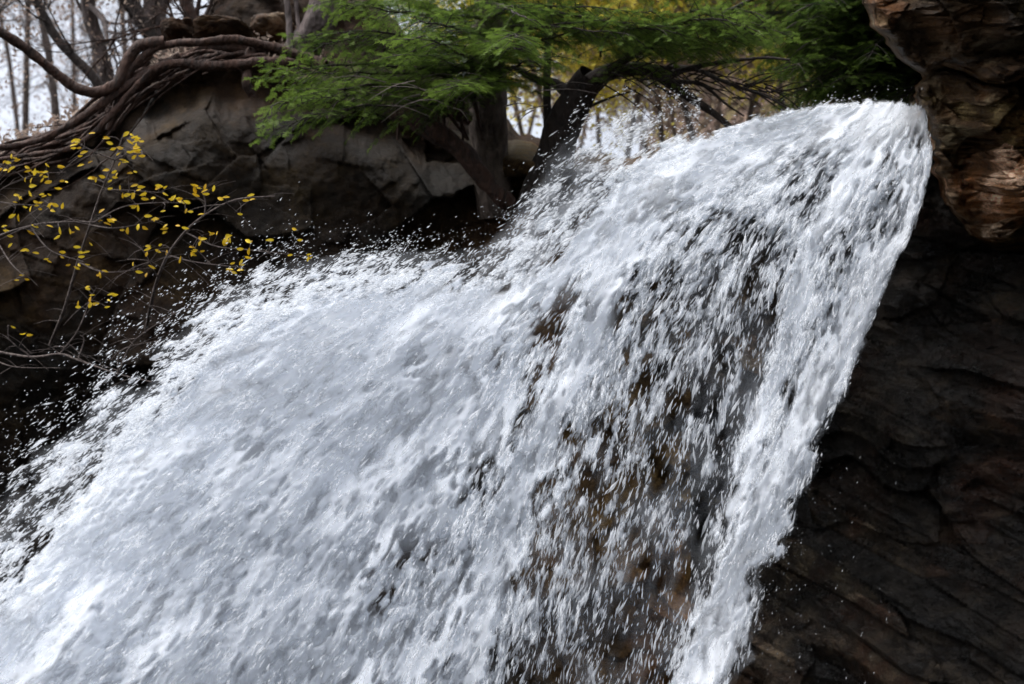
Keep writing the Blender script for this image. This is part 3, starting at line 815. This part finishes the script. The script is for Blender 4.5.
# leaning tree whose limb arches over to the right
mb, w = trunk_mesh([(540, 205, 11.3), (552, 160, 11.2), (566, 120, 11.15), (583, 88, 11.1), (592, 76, 11.05)], .17, .115, 40)
lean = thing('leaning_tree', w[0], 'dark leaning tree whose limb arches to the right above the spray', 'tree')
mb.build('trunk', M['darkbark'], lean)
def limbs_plain(lst, name, mat, parent):
    mb = MB()
    for pts, r0, r1 in lst:
        mb.tube(wcurve(pts, 26), np.linspace(r0, r1, 26), 9, .12)
    return mb.build(name, mat, parent)
limbs_plain([([(580, 94, 11.1), (596, 78, 11.05), (620, 70, 11.0), (650, 70, 10.95), (668, 82, 10.9), (690, 98, 10.8), (712, 112, 10.7), (736, 132, 10.6)], .075, .018)], 'limb', M['darkbark'], lean)
limbs_plain([([(572, 98, 11.1), (556, 84, 11.2), (538, 80, 11.2), (515, 68, 11.2)], .05, .022)], 'limb', M['darkbark'], lean)
limbs_plain([([(650, 70, 10.9), (690, 68, 10.8), (730, 84, 10.6), (765, 96, 10.5), (790, 110, 10.4)], .022, .007), ([(668, 82, 10.9), (700, 84, 10.8), (726, 104, 10.7), (744, 116, 10.6)], .02, .006),
  ([(660, 76, 10.9), (700, 66, 10.6), (760, 58, 10.3), (790, 60, 10.2)], .022, .008), ([(600, 78, 11.0), (640, 50, 10.8), (690, 30, 10.6), (760, -5, 10.4)], .04, .012),
  ([(586, 108, 11.1), (610, 98, 11.0), (636, 90, 10.9)], .014, .005), ([(548, 130, 11.2), (547, 90, 11.3), (548, 40, 11.4), (552, -40, 11.5)], .035, .02)], 'limb', M['darkbark'], lean)
# twiggy dead shoots off the arching limb
mb = MB(); r = np.random.default_rng(9)
for k in range(70):
    x = r.uniform(600, 790); y = 62 + r.uniform(0, 26) + max(0, (x - 680) * .2); d = r.uniform(10.3, 11)
    a = r.uniform(-.5, 1.1); l = r.uniform(18, 55)
    mb.tube(wcurve([(x, y, d), (x + l * .5, y + l * .5 * math.sin(a) - 3, d), (x + l, y + l * math.sin(a), d - .1)], 7), np.linspace(.008, .002, 7), 3)
mb.build('dead_twig', M['darkbark'], lean)
LM = [[(690, 30, 10.6), (720, 30, 10.3), (760, 26, 10.0)], [(620, 50, 11.0), (650, 34, 10.7), (700, 30, 10.4), (750, 34, 10.2)], [(600, 50, 11.0), (610, 34, 10.6), (640, 28, 10.2), (680, 34, 9.9)],
      [(640, 50, 10.8), (690, 20, 10.3), (740, 20, 10.0), (790, 34, 9.8)], [(600, 78, 11.0), (640, 52, 10.8), (690, 42, 10.5), (720, 44, 10.4)]]
LM = thicken(LM, 2, 97, 10, 6)
wd, nm = frond_mesh([limb(l, .46, .010, seed=40 + i) for i, l in enumerate(LM)], 6, side_step=.05)
wd.build('branch', M['darkbark'], lean); nm.build('foliage', M['needle'], lean)

# second hemlock hanging in from behind the overhanging rock
mb, w = trunk_mesh([(935, 128, 12.6), (935, 60, 12.6), (938, -30, 12.5), (938, -300, 12.4)], .09, .06)
hem2 = thing('hemlock_tree', w[0], 'second hemlock, its drooping dark green sprays filling the gap beside the overhanging rock', 'tree')
mb.build('trunk', M['bark'], hem2)
LM = []
r = np.random.default_rng(12)
for k in range(56):
    y0 = r.uniform(-120, 70); d0 = 12.4; L_ = r.uniform(60, 230); z = r.uniform(-1.9, .6)
    dr = r.uniform(0, 40) * (1.1 - L_ / 260)
    if y0 > 20: L_ *= .72
    LM.append([(935, y0, d0), (935 - L_ * .4, y0 + dr * .1 + 2, d0 + z * .4), (935 - L_ * .8, y0 + dr * .5 + 3, d0 + z * .8), (935 - L_, y0 + dr + 5, d0 + z)])
for k in range(14):
    x1 = r.uniform(790, 915); y1 = r.uniform(84, 102); z = r.uniform(-1.6, -.4)
    LM.append([(935, r.uniform(10, 60), 12.4), ((935 + x1) / 2 + 10, y1 - 30, 12.4 + z * .5), (x1 + 20, y1 - 10, 12.4 + z), (x1, y1, 12.4 + z)])
LM = thicken(LM, 1, 98)
wd, nm = frond_mesh([limb(l, .55, .012, seed=70 + i) for i, l in enumerate(LM)], 8, tint=(0, .7), side_step=.05)
wd.build('limb', M['darkbark'], hem2); nm.build('foliage', M['needle'], hem2)

# pale trunk on the left brow with its roots spilling over the ledge
mb, w = trunk_mesh([(300, 62, 11.5), (306, 44, 11.45), (318, 22, 11.4), (326, 0, 11.4), (330, -60, 11.4), (334, -300, 11.4)], .135, .085, 60, 22, .22)
pale = thing('root_bound_tree', w[0], 'pale grey trunk at the left brow, its bare roots spilling over the ledge', 'tree')
mb.build('trunk', M['palebark'], pale)
limbs_plain([([(292, 62, 11.3), (290, 40, 11.35), (288, 10, 11.4), (282, -30, 11.4)], .030, .022)], 'stem', M['palebark'], pale)
limbs_plain([([(300, 66, 11.3), (300, 40, 11.35), (297, 12, 11.4), (294, -30, 11.4)], .022, .016)], 'stem', M['palebark'], pale)
r = np.random.default_rng(21)
spine = curve([(345, 84), (300, 62), (255, 50), (210, 50), (175, 60), (145, 74), (122, 94), (95, 118), (55, 138), (10, 148), (-60, 166), (-140, 190)], 200)
for k in range(40):
    a = r.uniform(0, .62); b = a + r.uniform(.12, .55)
    idx = np.linspace(a, min(b, 1), 9) * 199
    c = spine[idx.astype(int)]
    o0 = r.normal(4, 10); o1 = r.normal(10, 12)
    wv = np.cumsum(r.normal(0, 2.9, 9))
    off = np.linspace(o0, o1, 9) + wv
    d = 11.35 + r.uniform(-.45, .15) + np.cumsum(r.normal(0, .03, 9))
    rad = math.exp(r.normal(math.log(.020), .5))
    mb = MB(); mb.tube(wcurve(np.stack([c[:, 0] + wv * .6, c[:, 1] + off, d], 1), 46), np.linspace(rad, rad * .3, 46), 8, .4)
    mb.build('root', M['root'], pale)
for pts, r0, r1 in [([(345, 72, 11.5), (300, 56, 11.2), (240, 40, 11.0), (205, 42, 10.9), (170, 44, 10.9), (150, 52, 10.9), (130, 72, 10.9), (118, 100, 10.9), (108, 130, 10.9)], .042, .022),
                    ([(320, 66, 11.4), (270, 62, 11.0), (215, 66, 10.9), (170, 64, 10.9), (130, 84, 10.9), (90, 112, 10.8), (40, 140, 10.7), (-20, 150, 10.5)], .045, .02),
                    ([(345, 70, 11.5), (380, 100, 11.1), (420, 124, 11.0), (460, 150, 11.0), (490, 186, 11.0), (510, 205, 11.1)], .10, .06),
                    ([(340, 84, 11.5), (390, 84, 11.5), (430, 104, 11.4), (470, 120, 11.3)], .06, .04),
                    ([(250, 52, 11.1), (248, 66, 11.0), (246, 82, 10.9), (252, 96, 10.95)], .045, .03)]:
    mb = MB(); mb.tube(wcurve(pts, 60), np.linspace(r0, r1, 60), 12, .22); mb.build('root', M['root'], pale)
for k in range(9):
    x = r.uniform(380, 480); mb = MB()
    mb.tube(wcurve([(x, 78 + r.uniform(0, 10), 11.3), (x + r.normal(0, 8), 105, 11.2), (x + r.normal(6, 10), 140, 11.15)], 20), np.linspace(.022, .010, 20), 7, .2)
    mb.build('root', M['root'], pale)

# bank of soil under the trees
def bank():
    nx, ny = 260, 90
    x = np.linspace(120, 640, nx)
    topy = interp(x, [(120, 72), (150, 50), (185, 30), (205, 16), (215, -14), (260, -40), (330, -34), (365, -20), (385, 10), (420, 44), (450, 72), (480, 96), (520, 134), (560, 150), (640, 160)]) + 4 * fbm(np.stack([x / 14, x * 0, x * 0], -1), 4, 4)
    v = np.linspace(0, 1, ny)[:, None]
    py = topy + (200 - topy) * v; px = x[None, :] * np.ones((ny, 1))
    d = 12.7 - 0.9 * v ** .7 + 1.4 * np.clip(1 - v * 8, 0, 1) ** 2
    q = P(px, py, d)
    d = d + .16 * fbm(q * 2.2, 5, 55)
    q = P(px, py, d)
    bk = np.stack([q[0] + np.array([0, t, -.5 * t]) for t in (12, 3)], 0)
    q = np.concatenate([bk, q], 0)
    structure(mesh_np('bank', q.reshape(-1, 3), grid_faces(ny + 2, nx), M['soil'], attrs={'tone': np.full((q.shape[0] * nx, 3), .5)}))
bank()

# boulders on the ledge
def boulder(px, py, d, sx, sy, sz, seed, mat, label, tone=1.0, cat='boulder', group=None):
    n = 40
    th, ph = np.meshgrid(np.linspace(0, np.pi, n), np.linspace(0, 2 * np.pi, 2 * n))
    v = np.stack([np.sin(th) * np.cos(ph), np.sin(th) * np.sin(ph), np.cos(th)], -1)
    v = np.sign(v) * np.abs(v) ** .8
    rr = 1 + .22 * fbm(v * 1.3 + seed, 4, seed) + .03 * fbm(v * 7, 3, seed)
    v = v * rr[..., None] * np.array([sx, sy, sz])
    c = P(px, py, d)
    v = v + c
    o = mesh_np('boulder', (v).reshape(-1, 3), grid_faces(2 * n, n), mat, attrs={'tone': np.full((v.shape[0] * n, 3), tone)})
    return tag(o, label, cat, group)
boulder(272, 30, 11.7, .21, .2, .12, 3, M['over'], 'rounded tan boulder on the left brow beside the pale trunk', 1.0)
boulder(222, 34, 11.3, .22, .2, .06, 7, M['over'], 'low flat brown rock on the root covered ledge, left of the tan boulder', .6)
boulder(180, 32, 11.5, .13, .15, .07, 9, M['soil'], 'small brown mossy rock on the brow between roots and bare trunks', .9)

# ------------------------------------------------------------------ bare trees against the sky, left
def grow(mb, p, d, ln, r, lev, rnd, out):
    n = max(4, int(ln / .12) if lev < 2 else 5)
    n = min(n, 14)
    pts = [p]; dd = d / np.linalg.norm(d)
    for i in range(n):
        dd = dd + rnd.normal(0, .13, 3) + np.array([0, 0, .03]); dd /= np.linalg.norm(dd)
        pts.append(pts[-1] + dd * ln / n)
    pts = np.array(pts)
    mb.tube(pts, np.linspace(r, r * .5, n + 1), 7 if r > .02 else (4 if r > .008 else 3), .1 if r > .02 else 0)
    if lev <= 0:
        out.append(pts[-1]); out.append(pts[len(pts) // 2]); return
    k = rnd.integers(3, 6)
    for i in range(k):
        u = rnd.uniform(.3, 1); q = pts[int(u * n)]
        nd = dd + rnd.normal(0, .62, 3)
        grow(mb, q, nd, ln * rnd.uniform(.45, .75), r * rnd.uniform(.38, .6), lev - 1, rnd, out)

def cards(pos, size, seed, tint=None, jit=.12):
    r = np.random.default_rng(seed); n = len(pos)
    pos = pos + r.normal(0, jit, pos.shape)
    a = r.normal(0, 1, (n, 3)); a /= np.linalg.norm(a, axis=1)[:, None]
    b = np.cross(a, r.normal(0, 1, (n, 3))); b /= np.linalg.norm(b, axis=1)[:, None]
    s = size * r.uniform(.6, 1.3, (n, 1))
    V = np.stack([pos - a * s, pos - b * s * .45 + a * s * .1, pos + a * s, pos + b * s * .45 + a * s * .1], 1).reshape(-1, 3)
    mb = MB(); mb.add(V, np.arange(n * 4).reshape(-1, 4), np.repeat(r.uniform(0, 1, n), 4)); return mb

def bare_tree(pts, r0, r1, seed, label, mat, leafmat, lev=3, blen=1.3, nb=9, leaves=6, lsize=.026, group='bare trees on the left skyline', name='bare_tree'):
    rnd = np.random.default_rng(seed)
    mb, w = trunk_mesh(pts, r0, r1, 30, 12, .12)
    t = thing(name, w[0], label, 'tree', group)
    mb.build('trunk', mat, t)
    cr = MB(); out = []
    for i in range(nb):
        k = rnd.integers(3, 29)
        dr = (w[min(k + 1, 29)] - w[k - 1]); dr /= np.linalg.norm(dr)
        dr = dr * rnd.uniform(.2, 1) + rnd.normal(0, .6, 3) * np.array([1, .6, .8])
        grow(cr, w[k], dr, blen * rnd.uniform(.6, 1.2), r1 * rnd.uniform(.3, .6), lev, rnd, out)
    cr.build('crown', mat, t)
    if leaves:
        out = np.array(out)
        cards(np.repeat(out, leaves, 0), lsize, seed, jit=.16).build('foliage', leafmat, t)
    return t
bare_tree([(118, 118, 13.5), (92, 76, 13.5), (62, 45, 13.5), (45, 18, 13.5), (30, -20, 13.5), (15, -120, 13.5)], .048, .035, 31, 'thin dark trunk slanting up to the left, leftmost standing trunk on the skyline', M['darkbark'], M['dry'], 3, 1.2, 11, 1)
bare_tree([(112, 118, 15), (106, 76, 15), (98, 42, 15), (88, 5, 15), (80, -120, 15)], .085, .06, 32, 'thicker grey trunk rising almost straight, right of the thin dark slanting trunk', M['palebark'], M['dry'], 3, 1.3, 10, 1)
bare_tree([(170, 95, 14.5), (152, 38, 14.5), (138, 12, 14.5), (128, -20, 14.5), (110, -130, 14.5)], .07, .05, 33, 'grey trunk rising behind the root ledge, leaning left near the middle of the skyline', M['darkbark'], M['dry'], 3, 1.2, 9, 2)
bare_tree([(162, 90, 16), (156, 30, 16), (155, 0, 16), (158, -140, 16)], .14, .11, 34, 'broad pale grey trunk just behind the leaning grey one', M['palebark'], M['dry'], 3, 1.4, 8, 2)
bare_tree([(205, 60, 12.6), (196, 25, 12.6), (184, -5, 12.6), (172, -100, 12.6)], .06, .04, 35, 'brown brushy trunk growing from the right end of the bare ledge', M['root'], M['dry'], 3, .8, 12, 0)
for i in range(9):
    x = [-60, -10, 25, 60, 95, 130, 20, 75, 150][i]; d = [18, 20, 23, 19, 26, 24, 30, 32, 29][i]
    sl_ = random.uniform(-40, 30)
    bare_tree([(x, 150, d), (x + sl_ * .3, 60, d), (x + sl_ * .6, 0, d), (x + sl_, -160, d)], .055, .03, 50 + i, 'thin bare background tree among the tangle of twigs on the left skyline', M['twig'], M['dry'], 3, 2.0, 15, 1, .04)
# the crooked bare limb that sags out to the left from the ledge
mb = MB(); mb.tube(wcurve([(165, 42, 10.9), (140, 46, 10.9), (126, 64, 10.9), (116, 84, 10.85), (98, 92, 10.8), (76, 88, 10.75), (55, 72, 10.7), (30, 52, 10.6), (4, 34, 10.5), (-60, 0, 10.3)], 60), np.linspace(.045, .030, 60), 12, .2)
o = mb.build('bare_limb', M['root']); tag(o, 'crooked bare limb sagging out to the left from the root covered ledge', 'limb')

# far trees beyond the lip, with yellow leaves
for i in range(18):
    x = [505, 530, 556, 600, 625, 650, 680, 715, 575, 640, 760, 520, 700, 740, 790, 830, 870, 665][i]; d = [17, 21, 19, 22, 18, 26, 24, 22, 27, 31, 20, 25, 17, 18, 17, 19, 18, 20][i]
    sl_ = random.uniform(-70, 70)
    lf = M['autumn'] if x < 600 or i in (6, 12) else M['dry']
    lab = 'thin background tree with yellow autumn leaves beyond the lip of the fall' if lf is M['autumn'] else 'thin background tree with dull brown leaves beyond the lip of the fall'
    bare_tree([(x, 170, d), (x + sl_ * .3, 90, d), (x + sl_ * .6, 20, d), (x + sl_, -160, d)], .04, .02, 80 + i, lab, M['twig'], lf, 3, 1.6, 14, 7 if lf is M['autumn'] else 3, .045, 'trees with yellow leaves beyond the lip' if lf is M['autumn'] else 'trees with brown leaves beyond the lip')

# leaf litter on the left ledge
pp = []
r = np.random.default_rng(77)
for k in range(1500):
    x = r.uniform(-60, 330); y = interp(x, TOP) + r.uniform(-7, 9)
    pp.append(P(x, y, 11.7 + r.uniform(-.3, .5)))
o = cards(np.array(pp), .028, 4, jit=.03).build('leaf_litter', M['dry']); tag(o, 'dead brown leaves scattered over the root ledge', 'leaf litter', kind='stuff')

# ------------------------------------------------------------------ yellow-leaved saplings in front of the left wall
LEAVES = [(4,162),(15,158),(12,168),(10,170),(28,171),(33,172),(25,180),(47,165),(61,167),(48,182),(62,181),(76,144),(79,148),(80,156),(92,133),(77,140),(106,137),(126,134),(137,140),(136,146),(120,148),(118,154),(129,152),(123,160),(137,152),(142,156),(106,170),(114,172),(130,173),(91,178),(90,162),(16,195),(15,202),(25,207),(44,196),(40,209),(50,206),(12,216),(4,226),(35,226),(50,226),(30,232),(110,181),(120,188),(127,195),(133,196),(145,194),(153,198),(159,186),(165,194),(173,198),(181,202),(187,202),(186,211),(163,211),(155,219),(134,207),(148,216),(100,220),(110,220),(112,221),(122,230),(138,227),(195,190),(206,194),(226,197),(205,187),(251,195),(240,214),(201,214),(200,238),(212,234),(217,233),(192,247),(195,250),(192,254),(180,260),(226,243),(248,241),(240,249),(230,269),(241,262),(60,231),(70,231),(77,247),(86,252),(24,250),(46,259),(62,257),(68,265),(79,265),(22,275),(133,264),(139,272),(152,267),(105,271),(100,275),(88,289),(92,295),(87,287),(111,294),(148,246),(160,245),(158,251),(185,228),(165,226),(13,327),(29,335),(90,305),(107,307),(78,307),(270,240),(290,255),(310,258),(300,240),(228,236),(240,270),(5,170),(10,236),(38,172),(45,172),(130,142),(96,180),(55,205),(36,202),(20,198)]
SAP = [
 ('sapling with a pale arching stem and yellow leaves, rightmost before the left wall', [(146, 330, 10.9), (152, 300, 10.4), (158, 278, 10.1), (168, 255, 9.9), (185, 232, 9.7), (205, 215, 9.6), (235, 200, 9.5), (275, 196, 9.5)], [[(185, 232, 9.7), (215, 246, 9.6), (250, 250, 9.5), (312, 257, 9.5)], [(168, 255, 9.9), (195, 262, 9.7), (245, 268, 9.6)], [(205, 215, 9.6), (205, 200, 9.6), (200, 188, 9.6)], [(158, 278, 10.1), (150, 262, 9.9), (140, 245, 9.8)]]),
 ('upright thin sapling whose yellow leaves cluster highest against the root ledge', [(50, 345, 11.0), (64, 310, 10.6), (78, 262, 10.4), (90, 225, 10.2), (102, 190, 10.1), (115, 160, 10.0), (122, 138, 10.0)], [[(90, 225, 10.2), (120, 208, 10.0), (150, 203, 9.9), (190, 203, 9.8)], [(102, 190, 10.1), (125, 190, 10.0), (165, 193, 9.9)], [(78, 262, 10.4), (105, 272, 10.2), (150, 268, 10.1)], [(115, 160, 10.0), (95, 152, 9.9), (76, 142, 9.9)], [(115, 160, 10.0), (130, 152, 9.9), (140, 150, 9.9)], [(90, 225, 10.2), (115, 228, 10.0), (150, 222, 10.0)]]),
 ('low sapling with yellow leaves spreading in flat tiers from the left edge of the photo', [(-70, 300, 10.8), (-40, 262, 10.4), (-5, 238, 10.2), (30, 226, 10.0), (62, 222, 9.9), (95, 222, 9.9)], [[(-40, 262, 10.4), (-10, 200, 10.1), (30, 176, 10.0), (66, 172, 9.9)], [(-10, 200, 10.1), (15, 204, 10.0), (52, 206, 9.9)], [(30, 226, 10.0), (50, 250, 9.9), (84, 262, 9.8)], [(-5, 238, 10.2), (10, 262, 10.0), (24, 276, 9.9)], [(-10, 200, 10.1), (0, 175, 10.0), (14, 160, 10)]]),
 ('nearly bare grey sapling with a few yellow leaves, lowest on the left wall', [(-80, 352, 10.6), (-20, 350, 10.2), (30, 357, 10.0), (60, 354, 9.9), (78, 360, 9.8), (118, 374, 9.7), (152, 382, 9.7)], [[(30, 357, 10.0), (10, 340, 9.9), (8, 326, 9.9)], [(60, 354, 9.9), (78, 330, 9.8), (90, 300, 9.8), (96, 288, 9.8)], [(78, 360, 9.8), (84, 340, 9.8), (80, 335, 9.8)], [(118, 374, 9.7), (122, 350, 9.6), (160, 340, 9.6)], [(-20, 350, 10.2), (10, 366, 10.0), (60, 368, 9.9)], [(118, 374, 9.7), (135, 340, 9.6), (180, 310, 9.5)]]),
]
nets = []
for lab, stem, subs in SAP:
    nets.append(np.vstack([curve(stem, 60)] + [curve(s_, 40) for s_ in subs]))
r = np.random.default_rng(5)
assign = [[] for _ in SAP]
for x, y in LEAVES:
    ds = [np.hypot(n_[:, 0] - x, n_[:, 1] - y) for n_ in nets]
    j = int(np.argmin([d_.min() for d_ in ds])); k = int(ds[j].argmin())
    assign[j].append((x, y, nets[j][k]))
for (lab, stem, subs), lst in zip(SAP, assign):
    w = wcurve(stem, 50)
    t = thing('yellow_sapling', w[0], lab, 'sapling', 'yellow leaved saplings before the left wall')
    mb = MB(); mb.tube(w, np.linspace(.014, .004, 50), 6, .1); mb.build('stem', M['twig'], t)
    tw = MB()
    for s_ in subs: tw.tube(wcurve(s_, 30), np.linspace(.0065, .0025, 30), 4)
    lf = MB()
    for x, y, a in lst:
        d = a[2] - .05 + r.normal(0, .06)
        e = (x, y, d)
        mid = ((x + a[0]) / 2 + r.normal(0, 2), (y + a[1]) / 2 - 2, (d + a[2]) / 2)
        tw.tube(wcurve([tuple(a), mid, e], 6), np.linspace(.003, .0015, 6), 3)
        for q in range(r.choice([1, 2, 3, 3])):
            c = P(x + r.normal(0, 5) * (q > 0), y + r.normal(0, 4) * (q > 0), d)
            an = r.normal(0, .35) + (math.pi if r.random() < .5 else 0)
            if r.random() < .13: an = r.normal(1.5, .2)
            ax = RIGHT * math.cos(an) + UP * math.sin(an) - FWD * r.normal(0, .3); ax /= np.linalg.norm(ax)
            sdv = np.cross(ax, FWD + r.normal(0, .35, 3)); sdv /= np.linalg.norm(sdv)
            nr_ = np.cross(ax, sdv)
            Lf = r.uniform(.017, .029); wd_ = Lf * r.uniform(.28, .52)
            u = np.array([-1, -.6, -.1, .4, .8, 1.1]); ww = np.array([.0, .75, 1, .8, .4, 0]) * wd_
            cen = c + ax * (u * Lf)[:, None] + nr_ * (-(u ** 2) * Lf * .18)[:, None]
            up_ = cen + sdv * ww[:, None] + nr_ * (ww * .3)[:, None]; dn_ = cen - sdv * ww[:, None] + nr_ * (ww * .3)[:, None]
            V = np.concatenate([up_, cen, dn_]); f = []
            for i in range(5): f += [[i, i + 1, 7 + i, 6 + i], [6 + i, 7 + i, 13 + i, 12 + i]]
            lf.add(V, f, np.clip(r.normal(.6, .3), 0, 1))
    # bare side twiglets
    allp = nets[SAP.index((lab, stem, subs))]
    for k in range(46):
        a = allp[r.integers(4, len(allp))]; an = r.uniform(-.8, .8) + (math.pi if r.random() < .4 else 0); L_ = r.uniform(12, 42)
        tw.tube(wcurve([(a[0], a[1], a[2]), (a[0] + L_ * .5 * math.cos(an), a[1] - L_ * .5 * math.sin(an) - 2, a[2]), (a[0] + L_ * math.cos(an), a[1] - L_ * math.sin(an), a[2] - .1)], 6), np.linspace(.0028, .001, 6), 3)
    tw.build('twig', M['twig'], t)
    lf.build('foliage', M['yellow'], t)
